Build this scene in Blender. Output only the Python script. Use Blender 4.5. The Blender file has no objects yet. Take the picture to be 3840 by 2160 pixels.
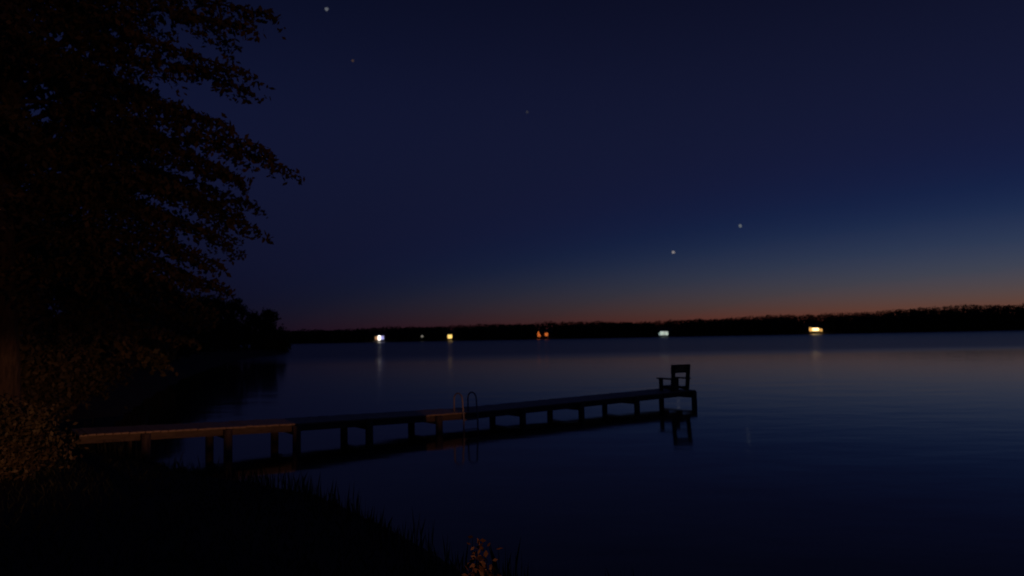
import bpy, bmesh, math, random
import numpy as np
from mathutils import Matrix, Vector

SC = bpy.context.scene
COL = SC.collection
rng = np.random.default_rng(7)
random.seed(7)
R = math.radians

# ---------------------------------------------------------------- camera, sky, exposure
cam_data = bpy.data.cameras.new('camera')
cam = bpy.data.objects.new('camera', cam_data)
COL.objects.link(cam)
SC.camera = cam
cam_data.sensor_width = 36.0
cam_data.lens = 26.0
cam_data.clip_start = 0.05
cam_data.clip_end = 20000.0
cam.matrix_world = (Matrix.Translation((0, 0, 2.5)) @ Matrix.Rotation(R(90 + 3.64), 4, 'X')
                    @ Matrix.Rotation(R(-1.08), 4, 'Z'))
cam_data.dof.use_dof = True            # the phone's focus missed a little: everything far is soft
cam_data.dof.focus_distance = 4.0
cam_data.dof.aperture_fstop = 2.4

world = bpy.data.worlds.new('World')
SC.world = world
world.use_nodes = True
wn = world.node_tree
bg = wn.nodes['Background']
sky = wn.nodes.new('ShaderNodeTexSky')
sky.sky_type = 'NISHITA'
sky.sun_disc = False
sky.sun_elevation = R(-8.0)            # the sun is already below the horizon
sky.sun_rotation = R(42)
sky.dust_density = 0.05
sky.ozone_density = 3.0
tint = wn.nodes.new('ShaderNodeMix')
tint.data_type = 'RGBA'
tint.blend_type = 'MULTIPLY'
tint.inputs[0].default_value = 1.0
tint.inputs[7].default_value = (1.60, 1.08, 0.95, 1)
wn.links.new(sky.outputs[0], tint.inputs[6])
wn.links.new(tint.outputs[2], bg.inputs[0])
bg.inputs[1].default_value = 0.12
airglow = wn.nodes.new('ShaderNodeBackground')
airglow.inputs[0].default_value = (0.235, 0.36, 1.46, 1)
# light scattered twice: a broad dim blue, faintest at the horizon and towards the zenith
wtc = wn.nodes.new('ShaderNodeTexCoord')
wsep = wn.nodes.new('ShaderNodeSeparateXYZ')
wn.links.new(wtc.outputs['Generated'], wsep.inputs[0])
wramp = wn.nodes.new('ShaderNodeValToRGB')
wramp.color_ramp.interpolation = 'B_SPLINE'
for k, (pos, val) in enumerate(((0.0, 0.30), (0.10, 0.72), (0.22, 1.0), (0.32, 0.92), (0.42, 0.56), (1.0, 0.44))):
    el = wramp.color_ramp.elements[k] if k < 2 else wramp.color_ramp.elements.new(pos)
    el.position = pos
    el.color = (val, val, val, 1)
wn.links.new(wsep.outputs[2], wramp.inputs[0])
wmul = wn.nodes.new('ShaderNodeMath')
wmul.operation = 'MULTIPLY'
wmul.inputs[1].default_value = 0.00031
wn.links.new(wramp.outputs[0], wmul.inputs[0])
wn.links.new(wmul.outputs[0], airglow.inputs[1])
addw = wn.nodes.new('ShaderNodeAddShader')
wn.links.new(bg.outputs[0], addw.inputs[0])
wn.links.new(airglow.outputs[0], addw.inputs[1])
wn.links.new(addw.outputs[0], wn.nodes['World Output'].inputs[0])

SC.view_settings.view_transform = 'Standard'
SC.view_settings.look = 'None'
SC.view_settings.gamma = 1.0
SC.view_settings.use_curve_mapping = False
SC.view_settings.exposure = 6.08       # a long hand-held night exposure
SC.cycles.max_bounces = 6

# ---------------------------------------------------------------- materials
def material(name, rough=0.85, colors=((0.05, 0.05, 0.05), (0.08, 0.08, 0.08)), scale=3.0, stretch=(1, 1, 1),
             bump=0.0, bump_scale=20.0, spec=0.3, coord='Object'):
    m = bpy.data.materials.new(name)
    m.use_nodes = True
    nt = m.node_tree
    b = nt.nodes['Principled BSDF']
    b.inputs['Roughness'].default_value = rough
    b.inputs['Specular IOR Level'].default_value = spec
    tc = nt.nodes.new('ShaderNodeTexCoord')
    mp = nt.nodes.new('ShaderNodeMapping')
    mp.inputs['Scale'].default_value = stretch
    nz = nt.nodes.new('ShaderNodeTexNoise')
    nz.inputs['Scale'].default_value = scale
    nz.inputs['Detail'].default_value = 5
    cr = nt.nodes.new('ShaderNodeValToRGB')
    cr.color_ramp.elements[0].position = 0.3
    cr.color_ramp.elements[1].position = 0.7
    cr.color_ramp.elements[0].color = (*colors[0], 1)
    cr.color_ramp.elements[1].color = (*colors[1], 1)
    nt.links.new(tc.outputs[coord], mp.inputs[0])
    nt.links.new(mp.outputs[0], nz.inputs['Vector'])
    nt.links.new(nz.outputs[0], cr.inputs[0])
    nt.links.new(cr.outputs[0], b.inputs['Base Color'])
    if bump:
        n2 = nt.nodes.new('ShaderNodeTexNoise')
        n2.inputs['Scale'].default_value = bump_scale
        n2.inputs['Detail'].default_value = 4
        bp = nt.nodes.new('ShaderNodeBump')
        bp.inputs['Strength'].default_value = bump
        bp.inputs['Distance'].default_value = 0.02
        nt.links.new(mp.outputs[0], n2.inputs['Vector'])
        nt.links.new(n2.outputs[0], bp.inputs['Height'])
        nt.links.new(bp.outputs[0], b.inputs['Normal'])
    return m

def glow(name, color, strength):
    strength *= 0.40
    m = bpy.data.materials.new(name)
    m.use_nodes = True
    nt = m.node_tree
    b = nt.nodes['Principled BSDF']
    b.inputs['Base Color'].default_value = (*[min(1, c) * 0.4 for c in color], 1)
    b.inputs['Emission Color'].default_value = (*color, 1)
    # uneven brightness over the pane or flame
    nz = nt.nodes.new('ShaderNodeTexNoise')
    nz.inputs['Scale'].default_value = 0.9
    mr = nt.nodes.new('ShaderNodeMapRange')
    mr.inputs[1].default_value, mr.inputs[2].default_value = 0.3, 0.7
    mr.inputs[3].default_value, mr.inputs[4].default_value = strength * 0.7, strength * 1.3
    tc = nt.nodes.new('ShaderNodeTexCoord')
    nt.links.new(tc.outputs['Object'], nz.inputs['Vector'])
    nt.links.new(nz.outputs[0], mr.inputs[0])
    nt.links.new(mr.outputs[0], b.inputs['Emission Strength'])
    return m

M = {
    'ground': material('bank_soil', 0.95, ((0.018, 0.016, 0.012), (0.045, 0.04, 0.03)), 1.3, bump=0.5, bump_scale=9),
    'wood': material('weathered_wood', 0.5, ((0.22, 0.18, 0.14), (0.40, 0.34, 0.27)), 4, (1, 8, 8), 0.3, 30),
    'pile': material('wet_pile_wood', 0.6, ((0.05, 0.04, 0.032), (0.12, 0.10, 0.08)), 5, (6, 6, 1), 0.4, 25),
    'beam': material('shaded_beam_wood', 0.6, ((0.06, 0.048, 0.036), (0.13, 0.105, 0.08)), 4, (1, 8, 8), 0.3, 30),  # shade on the dock's side put into the colour, darker than the planks
    'leaf_red': material('leaf_reddish', 0.7, ((0.030, 0.018, 0.010), (0.055, 0.030, 0.016)), 9),
    'chair': material('dark_stained_wood', 0.6, ((0.05, 0.035, 0.028), (0.10, 0.07, 0.05)), 6, (1, 6, 6), 0.2, 40),
    'metal': material('tube_metal', 0.35, ((0.16, 0.16, 0.17), (0.26, 0.26, 0.27)), 9, spec=0.6),
    'bark': material('bark', 0.9, ((0.03, 0.024, 0.018), (0.08, 0.062, 0.046)), 5, (4, 4, 1), 0.7, 14),
    'leaf': material('leaf', 0.6, ((0.045, 0.050, 0.018), (0.11, 0.085, 0.032)), 1.1),
    'leaf_b': material('leaf_shrub', 0.6, ((0.04, 0.042, 0.018), (0.075, 0.06, 0.03)), 2.2),
    'leaf_far': material('leaf_far', 0.8, ((0.03, 0.035, 0.014), (0.06, 0.065, 0.025)), 0.05),
    'grass': material('grass', 0.7, ((0.018, 0.024, 0.010), (0.035, 0.042, 0.018)), 1.5),
    'cabin': material('cabin_boards', 0.8, ((0.08, 0.06, 0.045), (0.15, 0.12, 0.09)), 1, (1, 1, 9)),
    'roof': material('roof_shingle', 0.9, ((0.03, 0.03, 0.03), (0.06, 0.055, 0.05)), 3, bump=0.4),
    'frame': material('painted_frame', 0.5, ((0.35, 0.34, 0.31), (0.5, 0.48, 0.44)), 3),
    'stone': material('stone', 0.9, ((0.12, 0.115, 0.11), (0.24, 0.23, 0.21)), 4, bump=0.5),
}

def water_material():
    m = bpy.data.materials.new('lake_water')
    m.use_nodes = True
    nt = m.node_tree
    L = nt.links
    b = nt.nodes['Principled BSDF']
    b.inputs['Base Color'].default_value = (0.004, 0.006, 0.008, 1)
    b.inputs['IOR'].default_value = 1.333
    geo = nt.nodes.new('ShaderNodeNewGeometry')
    # wind zones: the bay is sheltered, the open lake carries ripples, in long streaks
    mp = nt.nodes.new('ShaderNodeMapping')
    mp.inputs['Scale'].default_value = (0.004, 0.03, 1)
    L.new(geo.outputs['Position'], mp.inputs[0])
    nz = nt.nodes.new('ShaderNodeTexNoise')
    nz.inputs['Scale'].default_value = 1.0
    nz.inputs['Detail'].default_value = 3
    L.new(mp.outputs[0], nz.inputs['Vector'])
    sep = nt.nodes.new('ShaderNodeSeparateXYZ')
    L.new(geo.outputs['Position'], sep.inputs[0])
    off = nt.nodes.new('ShaderNodeMath'); off.operation = 'MULTIPLY_ADD'      # y + (noise) * 40
    L.new(nz.outputs[0], off.inputs[0]); off.inputs[1].default_value = 44.0
    L.new(sep.outputs[1], off.inputs[2])
    open_water = nt.nodes.new('ShaderNodeMapRange'); open_water.interpolation_type = 'SMOOTHSTEP'
    open_water.inputs[1].default_value, open_water.inputs[2].default_value = 84, 128
    L.new(off.outputs[0], open_water.inputs[0])
    rough = nt.nodes.new('ShaderNodeMapRange')
    rough.inputs[3].default_value, rough.inputs[4].default_value = 0.075, 0.26
    L.new(open_water.outputs[0], rough.inputs[0])
    L.new(rough.outputs[0], b.inputs['Roughness'])
    # gentle swell near the bank
    w1 = nt.nodes.new('ShaderNodeTexNoise'); w1.inputs['Scale'].default_value = 0.55; w1.inputs['Detail'].default_value = 2
    w2 = nt.nodes.new('ShaderNodeTexNoise'); w2.inputs['Scale'].default_value = 3.5; w2.inputs['Detail'].default_value = 3
    mp2 = nt.nodes.new('ShaderNodeMapping'); mp2.inputs['Scale'].default_value = (0.55, 1.0, 1); mp2.inputs['Rotation'].default_value = (0, 0, R(14))
    L.new(geo.outputs['Position'], mp2.inputs[0])
    L.new(mp2.outputs[0], w1.inputs['Vector']); L.new(mp2.outputs[0], w2.inputs['Vector'])
    mix = nt.nodes.new('ShaderNodeMath'); mix.operation = 'MULTIPLY_ADD'
    L.new(w2.outputs[0], mix.inputs[0]); mix.inputs[1].default_value = 0.12; L.new(w1.outputs[0], mix.inputs[2])
    bp = nt.nodes.new('ShaderNodeBump'); bp.inputs['Strength'].default_value = 1.0; bp.inputs['Distance'].default_value = 0.012
    L.new(mix.outputs[0], bp.inputs['Height'])
    L.new(bp.outputs[0], b.inputs['Normal'])
    return m
M['water'] = water_material()

# ---------------------------------------------------------------- helpers
def tag(o, label=None, cat=None, group=None, kind=None):
    if label: o['label'] = label
    if cat: o['category'] = cat
    if group: o['group'] = group
    if kind: o['kind'] = kind
    return o

def link(name, me, mat, parent=None):
    if mat is not None and not me.materials:
        me.materials.append(mat)
    o = bpy.data.objects.new(name, me)
    COL.objects.link(o)
    if parent is not None:
        o.parent = parent
    return o

def empty(name, loc, rz=0.0):
    o = bpy.data.objects.new(name, None)
    o.empty_display_size = 0.3
    COL.objects.link(o)
    o.location = loc
    o.rotation_euler = (0, 0, rz)
    return o

def mesh_from(name, verts, faces, smooth=False):
    me = bpy.data.meshes.new(name)
    me.from_pydata([tuple(v) for v in verts], [], [tuple(f) for f in faces])
    me.update()
    if smooth:
        me.polygons.foreach_set('use_smooth', [True] * len(me.polygons))
    return me

def quads_mesh(name, V):
    """V: (n,4,3) array of quads."""
    n = len(V)
    me = bpy.data.meshes.new(name)
    me.vertices.add(n * 4)
    me.vertices.foreach_set('co', V.reshape(-1).astype(np.float32))
    me.loops.add(n * 4)
    me.loops.foreach_set('vertex_index', np.arange(n * 4, dtype=np.int32))
    me.polygons.add(n)
    me.polygons.foreach_set('loop_start', np.arange(0, n * 4, 4, dtype=np.int32))
    me.polygons.foreach_set('loop_total', np.full(n, 4, dtype=np.int32))
    me.update(calc_edges=True)
    return me

def box_mesh(name, a, b, bevel=0.0):
    bm = bmesh.new()
    bmesh.ops.create_cube(bm, size=1)
    a, b = Vector(a), Vector(b)
    for v in bm.verts:
        v.co = Vector(((a[i] + b[i]) / 2 + v.co[i] * (b[i] - a[i]) for i in range(3)))
    if bevel:
        bmesh.ops.bevel(bm, geom=bm.edges[:], offset=bevel, segments=1, affect='EDGES')
    me = bpy.data.meshes.new(name)
    bm.to_mesh(me); bm.free()
    return me

def tube_data(pts, radii, sides=8, cap=True):
    pts = [Vector(p) for p in pts]
    V, F = [], []
    n = len(pts)
    prev = None
    for i, p in enumerate(pts):
        t = (pts[min(i + 1, n - 1)] - pts[max(i - 1, 0)]).normalized()
        if prev is None:
            ref = Vector((0, 0, 1)) if abs(t.z) < 0.9 else Vector((1, 0, 0))
            nrm = t.cross(ref).normalized()
        else:
            nrm = (prev - t * prev.dot(t)).normalized()
        prev = nrm
        bi = t.cross(nrm)
        r = radii[i] if hasattr(radii, '__len__') else radii
        for k in range(sides):
            a = 2 * math.pi * k / sides
            V.append(p + (nrm * math.cos(a) + bi * math.sin(a)) * r)
    for i in range(n - 1):
        for k in range(sides):
            k2 = (k + 1) % sides
            F.append((i * sides + k, i * sides + k2, (i + 1) * sides + k2, (i + 1) * sides + k))
    if cap:
        F.append(tuple(range(sides - 1, -1, -1)))
        F.append(tuple((n - 1) * sides + k for k in range(sides)))
    return V, F

def tube_mesh(name, pts, radii, sides=8):
    return mesh_from(name, *tube_data(pts, radii, sides), smooth=True)

def join_data(parts):
    V, F = [], []
    for v, f in parts:
        o = len(V)
        V += list(v)
        F += [tuple(i + o for i in q) for q in f]
    return V, F

# ---------------------------------------------------------------- the lake outline and the terrain
LAKE = np.array([(3, 5.6), (-0.45, 7.7), (-1.45, 9.4), (-3.1, 11.8), (-5.2, 13.3), (-6.6, 14.4), (-8.2, 15.9), (-9.6, 18),
                 (-12, 22), (-16, 32), (-23, 52), (-33, 85), (-40, 118), (-45, 146), (-54, 163), (-90, 185), (-150, 240),
                 (-200, 320), (-190, 395), (-120, 418), (-40, 421), (40, 417), (120, 421), (200, 418), (280, 424), (370, 420),
                 (470, 390), (520, 300), (500, 180), (420, 60), (250, -30), (100, -50), (40, -25), (15, -4), (8, 1.8)], float)

def signed_dist(P):
    """distance to the shore, positive on land."""
    A = LAKE; B = np.roll(LAKE, -1, axis=0)
    best = np.full(len(P), 1e18)
    inside = np.zeros(len(P), bool)
    for a, b in zip(A, B):
        ab = b - a
        t = np.clip(((P - a) @ ab) / (ab @ ab), 0, 1)
        d = P - (a + t[:, None] * ab)
        best = np.minimum(best, (d * d).sum(1))
        cond = (a[1] > P[:, 1]) != (b[1] > P[:, 1])
        with np.errstate(divide='ignore', invalid='ignore'):
            xi = (b[0] - a[0]) * (P[:, 1] - a[1]) / (b[1] - a[1]) + a[0]
        inside ^= cond & (P[:, 0] < xi)
    d = np.sqrt(best)
    return np.where(inside, -d, d)

def terrain_z(P):
    P = np.asarray(P, float).reshape(-1, 2)
    d = signed_dist(P)
    x, y = P[:, 0], P[:, 1]
    land = 0.05 + 1.05 * (1 - np.exp(-np.maximum(d, 0) / 3.2)) + 0.01 * np.clip(d, 0, 200)
    land += 0.05 * np.sin(x * 1.3 + 0.7 * y) * np.sin(y * 1.1) * np.clip(d / 3, 0, 1)
    hill = np.clip((x - 120) / 150, 0, 1) * np.clip((d - 4) / 35, 0, 1) * np.clip((y - 250) / 100, 0, 1)
    land += 5.5 * hill * hill * (3 - 2 * hill)
    bed = -np.minimum(0.16 * np.abs(d) ** 0.9, 6) - 0.03
    return np.where(d > 0, land, bed)

def tz(x, y):
    return float(terrain_z([(x, y)])[0])

def build_ground():
    rad = np.concatenate([[0.0], np.geomspace(0.4, 40, 90), np.geomspace(41, 900, 110)[1:], np.geomspace(920, 9000, 14)])
    na = 300
    ang = np.linspace(0, 2 * np.pi, na, endpoint=False)
    P = np.array([(r * np.cos(a) - 2, r * np.sin(a) + 7) for r in rad[1:] for a in ang])
    P = np.vstack([[(-2, 7)], P])
    z = terrain_z(P)
    V = np.column_stack([P, z])
    F = [(0, 1 + k, 1 + (k + 1) % na) for k in range(na)]
    for i in range(len(rad) - 2):
        a0, a1 = 1 + i * na, 1 + (i + 1) * na
        F += [(a0 + k, a1 + k, a1 + (k + 1) % na, a0 + (k + 1) % na) for k in range(na)]
    me = mesh_from('ground', V, F, True)
    tag(link('ground', me, M['ground']), kind='structure')

build_ground()
wv = [(x, y, 0.0) for y in np.linspace(-120, 520, 17) for x in np.linspace(-300, 620, 24)]
wf = [(j * 24 + i, j * 24 + i + 1, (j + 1) * 24 + i + 1, (j + 1) * 24 + i) for j in range(16) for i in range(23)]
tag(link('water', mesh_from('water', wv, wf), M['water']), kind='structure')

# ---------------------------------------------------------------- leaves
def leaf_quads(C, size, up_bias=0.35, aspect=0.55):
    """rhombus leaves at centres C (n,3), lengths size (n,)."""
    n = len(C)
    d = rng.normal(size=(n, 3)); d[:, 2] -= up_bias
    d /= np.linalg.norm(d, axis=1)[:, None]
    e = rng.normal(size=(n, 3))
    s = np.cross(d, e); s /= np.linalg.norm(s, axis=1)[:, None]
    size = size[:, None]
    return np.stack([C - d * size * .5, C + s * size * aspect * .5, C + d * size * .5, C - s * size * aspect * .5], 1)

def bough(start, end, arch, n=10):
    """a limb that rises, arches over and hangs at its end."""
    a, b = np.array(start, float), np.array(end, float)
    t = np.linspace(0, 1, n)[:, None]
    p = a + (b - a) * t
    p[:, 2] += arch * np.linalg.norm(b - a) * (t * (1 - t))[:, 0] * (1.35 - 0.3 * t[:, 0])
    p[1:-1] += rng.normal(scale=0.03, size=(n - 2, 3)) * np.linalg.norm(b - a) * .35
    return p

def bough_leaves(p, leaf, density, spread, t0=0.22):
    """centres and lengths of the leaves on the side twigs of one limb."""
    seg = np.linalg.norm(np.diff(p, axis=0), axis=1)
    L = seg.sum()
    cum = np.concatenate([[0], np.cumsum(seg)]) / L
    C = []
    m = max(4, int(L * (1 - t0) / 0.16))
    for t in np.linspace(t0, 1.0, m):
        i = min(np.searchsorted(cum, t, side='right') - 1, len(p) - 2)
        f = (t - cum[i]) / max(cum[i + 1] - cum[i], 1e-6)
        base = p[i] + (p[i + 1] - p[i]) * f
        d = (p[i + 1] - p[i]) / max(np.linalg.norm(p[i + 1] - p[i]), 1e-6)
        tl = spread * (1.0 - 0.72 * t) * rng.uniform(0.6, 1.2) + 0.10
        side = np.cross(d, (0, 0, 1)); side /= max(np.linalg.norm(side), 1e-6)
        for sg in (-1, 1):
            td = side * sg * rng.uniform(.5, 1.1) + d * rng.uniform(.3, 1.0) + np.array([0, 0, rng.uniform(-.55, .15)])
            td /= np.linalg.norm(td)
            k = max(3, int(tl / 0.05 * density))
            u = rng.uniform(0.05, 1, size=(k, 1))
            q = base + td * tl * u + rng.normal(scale=0.05, size=(k, 3))
            q[:, 2] -= 0.22 * tl * u[:, 0] ** 2
            C.append(q)
    C = np.concatenate(C)
    return C, rng.uniform(0.7, 1.3, len(C)) * leaf

def big_tree(name, pos, height, radius, n_limbs, label, cat='tree', z_low=0.2, extra_tips=(), leaf=0.12, density=1.0,
             trunk_r=0.22, avoid=None, mat='leaf', group=None, spread=0.9, arch=0.55):
    x, y = pos
    z = tz(x, y)
    root = empty(name, (x, y, z - 0.05))
    tag(root, label, cat, group)
    tp = [(0.05 * math.sin(k * 1.7), 0.05 * math.cos(k * 1.3) - 0.05, height * k / 9 * 0.96) for k in range(10)]
    tp[0] = (0, 0, -0.1)
    tr = [trunk_r * (1.35 if k == 0 else (1 - 0.095 * k)) + 0.01 for k in range(10)]
    link('trunk', tube_mesh('trunk', tp, tr, 10), M['bark'], root)
    limbs, C, S = [], [], []
    jobs = []
    for i in range(n_limbs):
        h = z_low + (1 - z_low) * ((i + 0.5) / n_limbs) ** 1.05
        prof = math.sin(math.pi * min(1, 0.22 + 0.80 * (h - z_low) / (1 - z_low))) ** 0.75
        L = radius * prof * rng.uniform(0.72, 1.05) + 0.3
        az = i * 2.399963 + rng.uniform(-.3, .3)
        jobs.append((np.array((0, 0, h * height * 0.94)),
                     np.array((L * math.cos(az), L * math.sin(az), h * height * 0.94 + rng.uniform(-.25, .12) * L))))
    for tip in extra_tips:
        e = np.array(tip) - np.array((x, y, z - 0.05))
        jobs.append((np.array((0, 0, min(height * .9, max(1.2, e[2] + rng.uniform(-.5, .3))))), e))
    for j, (a, e) in enumerate(jobs):
        if j < n_limbs and avoid is not None and avoid(e + np.array((x, y, z))):
            continue
        p = bough(a, e, arch * rng.uniform(.6, 1.1))
        l = np.linalg.norm(e - a)
        limbs.append(tube_data(p, [0.012 + 0.045 * (l / 5) * (1 - k / 9) for k in range(10)], 5, cap=False))
        c, s = bough_leaves(p, leaf, density, spread)
        C.append(c); S.append(s)
    link('limb', mesh_from('limb', *join_data(limbs), smooth=True), M['bark'], root)
    C = np.concatenate(C); S = np.concatenate(S)
    link('crown', quads_mesh('crown', leaf_quads(C, S)), M[mat], root)
    return root

# ---------------------------------------------------------------- the near trees on the left
TIPS_A = [(-4.02, 12.1, 7.95), (-4.17, 11.5, 7.5), (-4.42, 12.2, 6.95), (-4.47, 12.6, 6.75), (-4.72, 12.1, 6.1), (-3.73, 12.1, 5.35),
          (-4.02, 11.9, 5.6), (-4.52, 12.0, 5.2), (-4.15, 12.0, 4.3), (-4.57, 12.2, 4.65), (-4.92, 12.0, 4.25), (-5.02, 12.3, 3.85), (-5.27, 12.1, 3.45)]
def avoid_a(e):
    # keep random limbs behind the outline the photograph shows
    if e[0] > -5.2 and e[1] < 18 and e[2] < 9.5:
        return True
    return e[2] < 2.4
big_tree('leafy_tree', (-8.9, 13.0), 14.5, 5.0, 95, 'tall leafy tree with drooping boughs beside the shore end of the dock',
         z_low=0.2, extra_tips=TIPS_A, avoid=avoid_a, density=1.75, leaf=0.115)
big_tree('broad_tree', (-14.6, 21.5), 15.5, 6.2, 85, 'broad dark tree on the bank behind the drooping tree',
         z_low=0.12, leaf=0.2, density=0.75, trunk_r=0.28, spread=1.3)
big_tree('young_tree', (-9.3, 9.6), 10.5, 3.2, 60, 'slim young tree standing behind the warmly lit shrub',
         z_low=0.22, leaf=0.12, density=1.0, trunk_r=0.13, mat='leaf_b')

def shrub(name, pos, w, h, label, n=2600, leaf=0.09, group=None, mat='leaf_b', stems=9, hmin=.55):
    x, y = pos
    z = tz(x, y)
    root = empty(name, (x, y, z - 0.03))
    tag(root, label, 'shrub', group)
    parts, C = [], []
    per = max(20, n // stems)
    for k in range(stems):
        a = k * 2.4 + rng.uniform(-.4, .4)
        r = w * rng.uniform(.35, 1.0)
        e = np.array((r * math.cos(a), r * math.sin(a), h * rng.uniform(hmin, 1.0) * (1.05 - .35 * (r / w) ** 2)))
        p = bough((0.05 * math.cos(a), 0.05 * math.sin(a), 0), e, 0.3, 7)
        parts.append(tube_data(p, [0.012 * (1 - 0.12 * i) + .002 for i in range(7)], 5, cap=False))
        idx = rng.uniform(1.2, 6, per)
        i0 = np.clip(idx.astype(int), 0, 5)
        q = p[i0] + (p[i0 + 1] - p[i0]) * (idx - i0)[:, None]
        C.append(q + rng.normal(scale=(0.17 * w, 0.17 * w, 0.10 * h), size=(per, 3)))
    C = np.concatenate(C)
    C = C[C[:, 2] > 0.03]
    link('stem', mesh_from('stem', *join_data(parts), smooth=True), M['bark'], root)
    link('foliage', quads_mesh('foliage', leaf_quads(C, rng.uniform(.7, 1.3, len(C)) * leaf, 0.0)), M[mat], root)
    return root

shrub('lit_shrub', (-6.25, 9.0), 0.85, 0.98, 'rounded leafy shrub on the bank caught by warm lamp light', n=9000, leaf=0.065, stems=16)
shrub('small_shrub', (-0.14, 3.0), 0.085, 0.775, 'small reddish lit bush at the edge of the near bank', n=9000, leaf=0.03, stems=22, mat='leaf_red', hmin=.88)
LS = 'dark bush overhanging the water behind the dock'
for sx, sy, w, h in ((-11.3, 18.6, 1.5, 2.6), (-13.6, 24, 2.0, 3.2), (-16.6, 30, 2.4, 4.0), (-19.5, 38, 2.6, 4.4)):
    shrub('bank_shrub', (sx - .6, sy), w, h, LS, n=3200, leaf=0.17, group='bushes along the left bank', stems=12)

# ---------------------------------------------------------------- wooded point on the left
def point_tree_mesh(h, w, seed):
    r = np.random.default_rng(seed)
    clumps = []
    for k in range(36):
        t = r.uniform(0.03, 1.0)
        rad = w * math.sin(math.pi * min(0.97, 0.24 + 0.73 * t)) ** 0.8 * r.uniform(.35, .95)
        a = r.uniform(0, 6.283)
        clumps.append((rad * math.cos(a), rad * math.sin(a), h * t, w * r.uniform(.22, .42)))
    C = []
    for cx, cy, cz, cr in clumps:
        q = r.normal(size=(70, 3)); q /= np.linalg.norm(q, axis=1)[:, None]
        q *= cr * r.uniform(.3, 1.05, (70, 1))
        C.append(q + (cx, cy, cz))
    C = np.concatenate(C); C = C[C[:, 2] > 0.1]
    return quads_mesh('crown', leaf_quads(C, r.uniform(.3, .6, len(C)), 0.2, 0.7))
POINT = [(-47.4, 147, 3.6, 2.6), (-48.6, 154, 2.9, 2.4), (-51.5, 160, 2.6, 2.4), (-46.3, 140, 5.2, 2.6), (-47.8, 128, 8.4, 2.9), (-46.4, 133, 6.2, 2.6), (-48.8, 148, 7.4, 3.2), (-44.2, 114, 6.4, 3.0), (-50.5, 122, 8.6, 3.4),
         (-43.5, 104, 6.6, 3.2), (-47, 101, 8.4, 3.4), (-40.5, 94, 7.0, 3.2), (-45, 88, 8.6, 3.6), (-36, 80, 6.4, 3.0), (-40, 74, 8.6, 3.5),
         (-31.5, 66, 6.5, 3.0), (-35, 58, 8.5, 3.4), (-27, 52, 6.2, 2.8), (-30, 46, 8.4, 3.2), (-24.5, 44, 6.0, 2.7), (-55, 138, 9.2, 3.8), (-60, 128, 9.8, 4.0)]
for i, (px, py, h, w) in enumerate(POINT):
    t = empty('point_tree', (px, py, tz(px, py) - 0.1))
    tag(t, 'leafy tree in the dark row on the wooded point across the bay', 'tree', 'trees on the wooded point')
    link('crown', point_tree_mesh(h, w, 100 + i), M['leaf_far'], t)
    link('trunk', tube_mesh('trunk', [(0, 0, -.2), (0.1, 0, h * .4), (0, .1, h * .85)], [.22, .15, .04], 7), M['bark'], t)

# ---------------------------------------------------------------- the far wooded shore: one mass
FY = 422.5
# clearings where the cabins, the fire and the lamp stand: (x, half width, up to y)
CLEAR = [(-76.5, 7, FY + 11), (-36, 6.5, FY + 9), (86.4, 7, FY + 9), (173, 8.5, FY + 11), (19.3, 6, FY + 10), (14.6, 4.5, FY + 3), (-51.8, 3.5, FY + 2)]
def far_woods():
    xs = np.array([-420, -200, -125, -79, -34, 27, 87, 163, 209, 239, 291, 420, 560])
    hs = np.array([7.5, 7.4, 7.6, 8.4, 8.9, 9.6, 9.2, 11.6, 11.9, 14.6, 15.6, 17, 17])
    C, S = [], []
    for row in range(5):
        x = -330.0
        while x < 470:
            x += rng.uniform(2.4, 5.2)
            yy = np.interp(x, [-200, -190, -120, -40, 40, 120, 200, 280, 370, 470],
                           [400, 404, 418, 421, 417, 421, 418, 424, 420, 395]) + 2.5 + row * 4.5 + rng.uniform(-1.2, 1.2)
            if any(abs(x - cx) < cw and yy < cy for cx, cw, cy in CLEAR):
                continue
            gz = tz(x, yy)
            top = np.interp(x, xs, hs) * (0.80 + 0.05 * row) + rng.normal(scale=0.25) + 0.35 * math.sin(x * .11 + row) + (rng.uniform(.2, .7) if rng.random() < .10 else 0)
            h = max(2.5, top - gz)
            w = rng.uniform(3.2, 6.5)
            n = 230
            t = rng.uniform(0, 1, n) ** .85
            rad = w * np.sqrt(rng.uniform(0, 1, n)) * np.sin(np.pi * np.clip(.3 + .56 * t, 0, .98)) ** .8
            a = rng.uniform(0, 6.283, n)
            C.append(np.column_stack([x + rad * np.cos(a), yy + rad * np.sin(a), gz + h * (t - .16 * t * (rad / w) ** 2)]))
            S.append(rng.uniform(1.1, 1.8, n) * (1.2 - .72 * t))
    C = np.concatenate(C); S = np.concatenate(S)
    o = link('woodland', quads_mesh('woodland', leaf_quads(C, S, 0, .8)), M['leaf_far'])
    tag(o, 'continuous dark wood along the far shore of the lake', 'woodland', kind='stuff')
far_woods()

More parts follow.
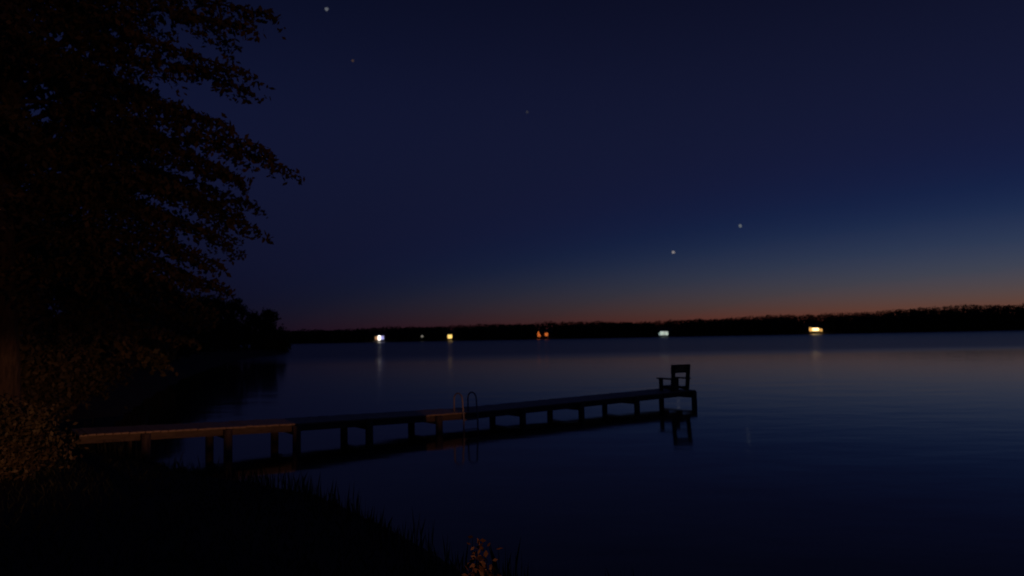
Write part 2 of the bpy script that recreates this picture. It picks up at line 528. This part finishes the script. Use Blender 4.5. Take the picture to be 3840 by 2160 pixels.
# ---------------------------------------------------------------- grass on the near bank
def grass():
    n = 60000
    P = np.column_stack([rng.uniform(-13, 6, n), rng.uniform(1.5, 19, n)])
    d = signed_dist(P)
    P = P[(d > 0.05) & (d < 9)]
    z = terrain_z(P)
    n = len(P)
    h = rng.uniform(.03, .12, n)
    a = rng.uniform(0, 6.283, n)
    w = 0.006
    lean = rng.normal(scale=.35, size=(n, 2)) * h[:, None]
    tall = (signed_dist(P) < 0.7) & (np.sin(P[:, 0] * 3.1) * np.sin(P[:, 1] * 2.3 + 1) > -0.25)
    h = np.where(tall, h * rng.uniform(1.5, 4.2, n), h)
    base = np.column_stack([P, z - .01])
    s = np.column_stack([np.cos(a), np.sin(a), np.zeros(n)]) * w
    tip = base + np.column_stack([lean, h])
    mid = base + np.column_stack([lean * .3, h * .55])
    V = np.stack([base - s, base + s, mid + s * .8, tip], 1)
    o = link('grass', quads_mesh('grass', V), M['grass'])
    tag(o, 'short rough grass covering the near bank', 'grass', kind='stuff')
grass()

# ---------------------------------------------------------------- the dock
ORG = np.array((-8.6, 14.74)); U = np.array((0.801, 0.599)); N = np.array((-0.599, 0.801))
U /= np.linalg.norm(U); N = np.array((-U[1], U[0]))
DOCK_RZ = math.atan2(U[1], U[0])
DW, DL = 1.30, 18.66
def deck_z(s): return float(np.interp(s, [0, 4.4, 9.6, 18.7], [0.70, 0.545, 0.425, 0.485]))
def dock_pt(s, o, z=0.0):
    p = ORG + U * s + N * o
    return (p[0], p[1], z)

dock = empty('wooden_dock', dock_pt(0, 0, 0), DOCK_RZ)     # local x runs out along the dock, y across it
tag(dock, 'long narrow wooden dock on round piles running out over the lake', 'dock')
plank_me = box_mesh('plank', (-0.069, -0.035, -0.036), (0.069, DW + 0.035, 0), 0.004)
s = 0.08
while s < DL - 0.06:
    p = link('plank', plank_me, M['wood'], dock)
    slope = (deck_z(s + .1) - deck_z(s - .1)) / .2
    p.location = (s, rng.normal(scale=.008), deck_z(s) + rng.normal(scale=.0025))
    p.rotation_euler = (rng.normal(scale=.002), -math.atan(slope), rng.normal(scale=.004))
    s += 0.1475
joints = [0.0, 4.4, 9.6, 14.2, DL]
for a, b in zip(joints[:-1], joints[1:]):
    for y in (0.0, DW / 2 - .022, DW - .045):
        za, zb = deck_z(a) - .040, deck_z(b) - .040
        hgt = .145
        V = [(a + .004, y, za - hgt), (b - .004, y, zb - hgt), (b - .004, y, zb), (a + .004, y, za),
             (a + .004, y + .045, za - hgt), (b - .004, y + .045, zb - hgt), (b - .004, y + .045, zb), (a + .004, y + .045, za)]
        F = [(0, 1, 2, 3), (7, 6, 5, 4), (0, 4, 5, 1), (1, 5, 6, 2), (2, 6, 7, 3), (3, 7, 4, 0)]
        link('stringer', mesh_from('stringer', V, F), M['beam'], dock)
STATIONS = [1.19, 2.83, 4.37, 6.2, 8.2, 10.96, 13.2, 15.6, 18.42]
for st in STATIONS:
    dz = deck_z(st)
    for y in (-0.098, DW + 0.098):
        w = dock_pt(st, y)
        bed = min(tz(w[0], w[1]) - 0.5, -0.35)
        lean = rng.normal(scale=.012, size=2)
        link('pile', tube_mesh('pile', [(st + lean[0], y + lean[1], bed), (st, y, 0), (st, y, dz - .045 if y < 0 else dz - .045)],
                               [.098, .095, .092], 12), M['pile'], dock)
    link('cross_beam', box_mesh('cross_beam', (st - .04, -.10, dz - .262), (st + .04, DW + .10, dz - .187), .004), M['beam'], dock)

# ---------------------------------------------------------------- swim ladder hooked over the edge
lad_s = 9.17
lz = deck_z(lad_s)
ladder = empty('swim_ladder', dock_pt(lad_s, 0, lz), DOCK_RZ)
tag(ladder, 'metal swim ladder with two hooped handrails on the edge of the dock', 'ladder')
for dx in (-.225, .225):
    pts = [(dx, .34, .004), (dx, .34, .30)]
    for k in range(9):
        a = math.pi * k / 8
        pts.append((dx, .13 + .21 * math.cos(a), .34 + .18 * math.sin(a)))
    pts += [(dx, -.09, .2), (dx, -.13, -.1), (dx, -.13, -1.1)]
    rail = link('handrail', tube_mesh('handrail', pts, .021, 8), M['metal'], ladder)
    link('foot_plate', box_mesh('foot_plate', (dx - .05, .29, .0005), (dx + .05, .39, .010), .002), M['metal'], rail)
for z in (-.18, -.45, -.72, -.99):
    link('rung', tube_mesh('rung', [(-.225, -.13, z), (.225, -.13, z)], .024, 8), M['metal'], ladder)

# ---------------------------------------------------------------- chair at the end of the dock, its back to this bank
chair_s = 17.95
cz = deck_z(chair_s) + .003
chair = empty('deck_chair', dock_pt(chair_s, .36, cz), DOCK_RZ - R(10))   # local y = the way it faces
tag(chair, 'low wooden armchair with open back standing at the end of the dock', 'chair')
def cbox(name, a, b, rot=None, pivot=None, parent=chair):
    me = box_mesh(name, a, b, .006)
    if rot is not None:
        mt = Matrix.Translation(pivot) @ Matrix.Rotation(rot, 4, 'X') @ Matrix.Translation(-Vector(pivot))
        me.transform(mt)
    return link(name, me, M['chair'], parent)
W2 = .385
tilt = R(7)
for sx in (-1, 1):
    x0, x1 = sorted((sx * W2, sx * (W2 - .135)))
    cbox('back_post', (x0, -.315, 0), (x1, -.245, .905), tilt, (0, -.27, 0))
    x0, x1 = sorted((sx * (W2 + .02), sx * (W2 - .105)))
    cbox('front_leg', (x0, .25, 0), (x1, .34, .392))
    x0, x1 = sorted((sx * (W2 + .05), sx * (W2 - .10)))
    cbox('armrest', (x0, -.36, .394), (x1, .43, .440))
    x0, x1 = sorted((sx * (W2 - .09), sx * (W2 - .13)))
    cbox('seat_rail', (x0, -.28, .05), (x1, .32, .12), R(5), (0, 0, .08))
for k in range(3):
    cbox('back_slat', (-W2 + .0, -.243, .615 + k * .098), (W2, -.216, .708 + k * .098), tilt, (0, -.27, 0))
for k in range(7):
    y = -.20 + k * .078
    cbox('seat_slat', (-W2 + .10, y, .122), (W2 - .10, y + .07, .142), R(5), (0, 0, .08))
cbox('stretcher', (-W2 + .08, -.285, .10), (W2 - .08, -.26, .16))

# ---------------------------------------------------------------- lights on the far shore
def cabin(name, x, y, w, d, h, label, windows, roof_h=1.8, rz=0.0, chimney=False):
    z = tz(x, y)
    c = empty(name, (x, y, z - .1), rz)
    tag(c, label, 'cabin')
    link('wall', box_mesh('wall', (-w / 2, 0, 0), (w / 2, d, h)), M['cabin'], c)
    V = [(-w / 2 - .5, -.6, h - .15), (w / 2 + .5, -.6, h - .15), (w / 2 + .5, d + .6, h - .15), (-w / 2 - .5, d + .6, h - .15),
         (-w / 2 - .5, d / 2, h + roof_h), (w / 2 + .5, d / 2, h + roof_h)]
    V2 = [(a, b, e + .18) for a, b, e in V]
    F = [(0, 1, 5, 4), (2, 3, 4, 5)]
    F = [(6, 7, 11, 10), (8, 9, 10, 11), (1, 0, 4, 5), (3, 2, 5, 4), (0, 1, 7, 6), (2, 3, 9, 8), (1, 5, 11, 7), (5, 2, 8, 11), (0, 6, 10, 4), (4, 10, 9, 3)]
    rf = link('roof', mesh_from('roof', V + V2, F), M['roof'], c)
    for sx in (-1, 1):
        link('gable', mesh_from('gable', [(sx * w / 2, 0, h), (sx * w / 2, d, h), (sx * w / 2, d / 2, h + roof_h - .1),
                                          (sx * (w / 2 - .15), 0, h), (sx * (w / 2 - .15), d, h), (sx * (w / 2 - .15), d / 2, h + roof_h - .1)],
                                [(0, 1, 2), (5, 4, 3), (0, 2, 5, 3), (1, 4, 5, 2)]), M['cabin'], c)
    if chimney:
        link('chimney', box_mesh('chimney', (w / 4, d / 2 - .4, h + .4), (w / 4 + .7, d / 2 + .4, h + roof_h + .9)), M['stone'], rf)
    for (x0, x1, z0, z1, mat) in windows:
        fr = link('window', mesh_from('window', [(x0 - .12, -.08, z0 - .12), (x1 + .12, -.08, z0 - .12), (x1 + .12, -.08, z1 + .12), (x0 - .12, -.08, z1 + .12),
                                                (x0, -.08, z0), (x1, -.08, z0), (x1, -.08, z1), (x0, -.08, z1),
                                                (x0 - .12, 0, z0 - .12), (x1 + .12, 0, z0 - .12), (x1 + .12, 0, z1 + .12), (x0 - .12, 0, z1 + .12)],
                                      [(0, 1, 5, 4), (1, 2, 6, 5), (2, 3, 7, 6), (3, 0, 4, 7), (1, 0, 8, 9), (2, 1, 9, 10), (3, 2, 10, 11), (0, 3, 11, 8)]), M['frame'], c)
        link('pane', box_mesh('pane', (x0 + .004, -.05, z0 + .004), (x1 - .004, -.02, z1 - .004)), mat, fr)
    return c

g_white = glow('glow_white', (1.0, 0.90, 0.80), 0.16)
g_blue = glow('glow_blue', (0.45, 0.45, 0.95), 0.035)
g_amber = glow('glow_amber_dim', (0.9, 0.45, 0.2), 0.022)
g_yellow = glow('glow_yellow', (1.0, 0.62, 0.16), 0.055)
g_cold = glow('glow_cold', (0.72, 0.85, 0.72), 0.0235)
g_cold2 = glow('glow_cold_dim', (0.5, 0.75, 0.75), 0.016)
g_warm = glow('glow_warm', (1.0, 0.66, 0.24), 0.16)
g_warm2 = glow('glow_warm_side', (1.0, 0.5, 0.12), 0.035)
g_fire = glow('glow_fire', (1.0, 0.22, 0.04), 0.020)
g_dim = glow('glow_dim', (0.8, 0.75, 0.6), 0.010)

cabin('shore_cabin', -76.5, FY + 3, 8, 6, 2.9, 'small lakeside cabin with a white lit doorway and a bluish window',
      [(-.9, .5, .2, 2.6, g_white), (.9, 2.4, .5, 2.5, g_blue), (-2.6, -1.3, .4, 2.3, g_amber)])
cabin('shore_cabin', -36.0, FY + 1, 7, 6, 3.3, 'lakeside cabin with one square yellow lit window',
      [(-1.2, 1.2, .7, 2.8, g_yellow)], chimney=True)
cabin('boat_house', 86.4, FY, 8, 7, 2.7, 'boat house with a pair of pale greenish white lit windows',
      [(-2.5, -.1, .15, 2.35, g_cold), (.15, 2.1, .15, 2.25, g_cold), (-3.3, -2.8, .3, 1.9, g_cold2)])
cabin('shore_house', 173.0, FY + 2, 11, 7, 3.0, 'lakeside house with a wide bright warm picture window',
      [(-1.4, 2.3, .85, 2.3, g_warm), (2.9, 4.2, .35, 1.9, g_warm2), (-3.2, -1.75, .5, 2.7, g_warm2)], chimney=True)
cabin('shore_cabin', 19.3, FY + 3, 6, 5, 2.6, 'little lakeside cabin with a single dim orange window beside a fire',
      [(-1.0, .8, .6, 2.4, g_fire)])

def bonfire(x, y):
    z = tz(x, y)
    b = empty('bonfire', (x, y, z - .02))
    tag(b, 'tall orange bonfire burning on the far shore', 'fire')
    for k in range(6):
        a = k * math.pi / 3
        link('log', tube_mesh('log', [(1.0 * math.cos(a), 1.0 * math.sin(a), .02), (-.1 * math.cos(a), -.1 * math.sin(a), 1.0)], [.11, .09], 7), M['bark'], b)
    for k in range(8):
        a = k * math.pi / 4 + .2
        bm = bmesh.new(); bmesh.ops.create_icosphere(bm, subdivisions=1, radius=.26)
        for v in bm.verts: v.co *= rng.uniform(.8, 1.2); v.co += Vector((1.4 * math.cos(a), 1.4 * math.sin(a), .1))
        me = bpy.data.meshes.new('stone'); bm.to_mesh(me); bm.free()
        link('stone', me, M['stone'], b)
    for k, (dx, dy, h, r) in enumerate(((0, 0, 3.3, .75), (.75, .1, 1.6, .5), (-.35, .2, 2.3, .5))):
        pts = [(dx + .12 * math.sin(i * 1.6 + k) * (i / 6), dy, .35 + h * i / 6) for i in range(7)]
        link('flame', tube_mesh('flame', pts, [r * f for f in (.55, .95, 1, .78, .52, .28, .03)], 8), g_fire, b)
bonfire(14.6, FY + .5)

def lamp_post(x, y):
    z = tz(x, y)
    l = empty('lamp_post', (x, y, z - .05))
    tag(l, 'lamp post with a faint greyish lantern on the far shore', 'lamp post')
    link('post', tube_mesh('post', [(0, 0, 0), (0, 0, 1.6)], [.09, .07], 8), M['metal'], l)
    V, F = tube_data([(0, 0, 1.6), (0, 0, 1.75), (0, 0, 2.5), (0, 0, 2.7)], [.3, .55, .7, .2], 8)
    link('lantern', mesh_from('lantern', V, F), g_dim, l)
    link('cap', mesh_from('cap', *tube_data([(0, 0, 2.71), (0, 0, 2.8), (0, 0, 3.05)], [.8, .75, .06], 8)), M['metal'], l)
lamp_post(-51.8, FY + .3)

# ---------------------------------------------------------------- shielded garden lantern up the bank: it lights the shrub and the dock
def smoked_glass():
    m = bpy.data.materials.new('smoked_glass')
    m.use_nodes = True
    nt = m.node_tree
    nt.nodes.remove(nt.nodes['Principled BSDF'])
    t = nt.nodes.new('ShaderNodeBsdfTransparent')
    t.inputs[0].default_value = (0.20, 0.18, 0.16, 1)
    nt.links.new(t.outputs[0], nt.nodes['Material Output'].inputs[0])
    return m

def garden_lantern(x, y):
    z = tz(x, y)
    l = empty('garden_lantern', (x, y, z - .05))
    tag(l, 'warm garden lantern with a disc shade on a post up the bank', 'lamp')
    link('post', tube_mesh('post', [(0, 0, 0), (0, 0, 1.28)], [.06, .045], 10), M['metal'], l)
    link('dish', mesh_from('dish', *tube_data([(0, 0, 1.281), (0, 0, 1.308), (0, 0, 1.3477)], [.06, .30, .36], 24)), M['metal'], l)  # dish added and sized to keep the lamp's light off the grass
    link('bulb', mesh_from('bulb', *tube_data([(0, 0, 1.347), (0, 0, 1.350), (0, 0, 1.357), (0, 0, 1.360)], [.02, .045, .045, .012], 8), smooth=True),
         glow('glow_bulb', (1.0, 0.4, 0.15), 3.0), l)
    for k in range(3):
        a = k * 2.094 - .5
        link('bar', tube_mesh('bar', [(.30 * math.cos(a), .30 * math.sin(a), 1.343), (.30 * math.cos(a), .30 * math.sin(a), 1.46)], .005, 6), M['metal'], l)
    V, F = tube_data([(0, 0, 1.375), (0, 0, 1.46), (0, 0, 1.56)], [.38, .24, .02], 24, cap=False)
    link('shade', mesh_from('shade', V, F, True), smoked_glass(), l)  # shade added to dim the lamp on the tree crown
    ld = bpy.data.lights.new('lantern_light', 'POINT')
    ld.energy = 62.0
    ld.color = (1.0, 0.37, 0.16)
    ld.shadow_soft_size = .004
    lo = bpy.data.objects.new('lantern_light', ld)
    COL.objects.link(lo); lo.parent = l
    lo.location = (0, 0, 1.374)
garden_lantern(8.0, -8.0)

def stone_work(name, label, cat, a, b, thick, height):
    """a wall or pillar of squared stones in courses, running from a to b."""
    a, b = np.array(a), np.array(b)
    L = float(np.linalg.norm(b - a))
    z = min(tz(*a), tz(*b))
    root = empty(name, (a[0], a[1], z - .1), math.atan2(b[1] - a[1], b[0] - a[0]))
    tag(root, label, cat)
    courses = int(height / .16)
    for c in range(courses):
        x = 0.0
        while x < L - .01:
            w = min(L - x, rng.uniform(.28, .46))
            if L - x - w < .12: w = L - x
            j = rng.uniform(-.008, .008)
            link('stone', box_mesh('stone', (x + .003, j, c * .16 + .002), (x + w - .003, thick + j, c * .16 + .156), .012), M['stone'], root)
            x += w
    link('mortar', box_mesh('mortar', (.02, .02, 0), (L - .02, thick - .02, courses * .16)), M['ground'], root)
    link('capstone', box_mesh('capstone', (-.04, -.04, courses * .16 + .001), (L + .04, thick + .04, courses * .16 + .08), .012), M['stone'], root)
stone_work('shadow_pillar', 'unseen squared stone pillar added up the bank to shade part of the dock', 'pillar', (6.62, -5.34), (6.95, -5.19), .34, 1.9)  # added out of view, keeps the lantern off the middle of the dock
stone_work('shadow_wall', 'unseen short wall of squared stones added up the bank to shade the outer dock', 'wall', (7.05, -5.15), (9.0, -5.05), .30, 1.75)  # also an added light blocker: leaves the outer dock dark

# ---------------------------------------------------------------- stars
def star(loc, r, color, strength, label, seed):
    q = random.Random(seed)
    bm = bmesh.new()
    bmesh.ops.create_icosphere(bm, subdivisions=2, radius=r * 1.1)
    for v in bm.verts:
        v.co *= q.uniform(.8, 1.2)
    me = bpy.data.meshes.new('star'); bm.to_mesh(me); bm.free()
    o = link('star', me, glow('glow_star', color, strength))
    o.location = loc
    tag(o, label, 'star', 'stars in the evening sky')
star((1100, 5000, 543), 9, (1.0, .90, .88), .0085, 'bright pinkish star low above the far trees', 1)
star((1561, 5000, 715), 10, (.8, .9, 1.0), .0048, 'whitish star up and beside the pinkish one', 2)
star((-1250, 5000, 2285), 11, (.82, .88, 1.0), .0042, 'high bluish white star beside the boughs of the tree', 3)
star((-1071, 5000, 1915), 8, (1.0, .65, .55), .0016, 'faint reddish star below the high bluish one', 4)
star((127, 5000, 1531), 7, (.85, .85, 1.0), .0013, 'very faint star alone in the open blue sky', 5)
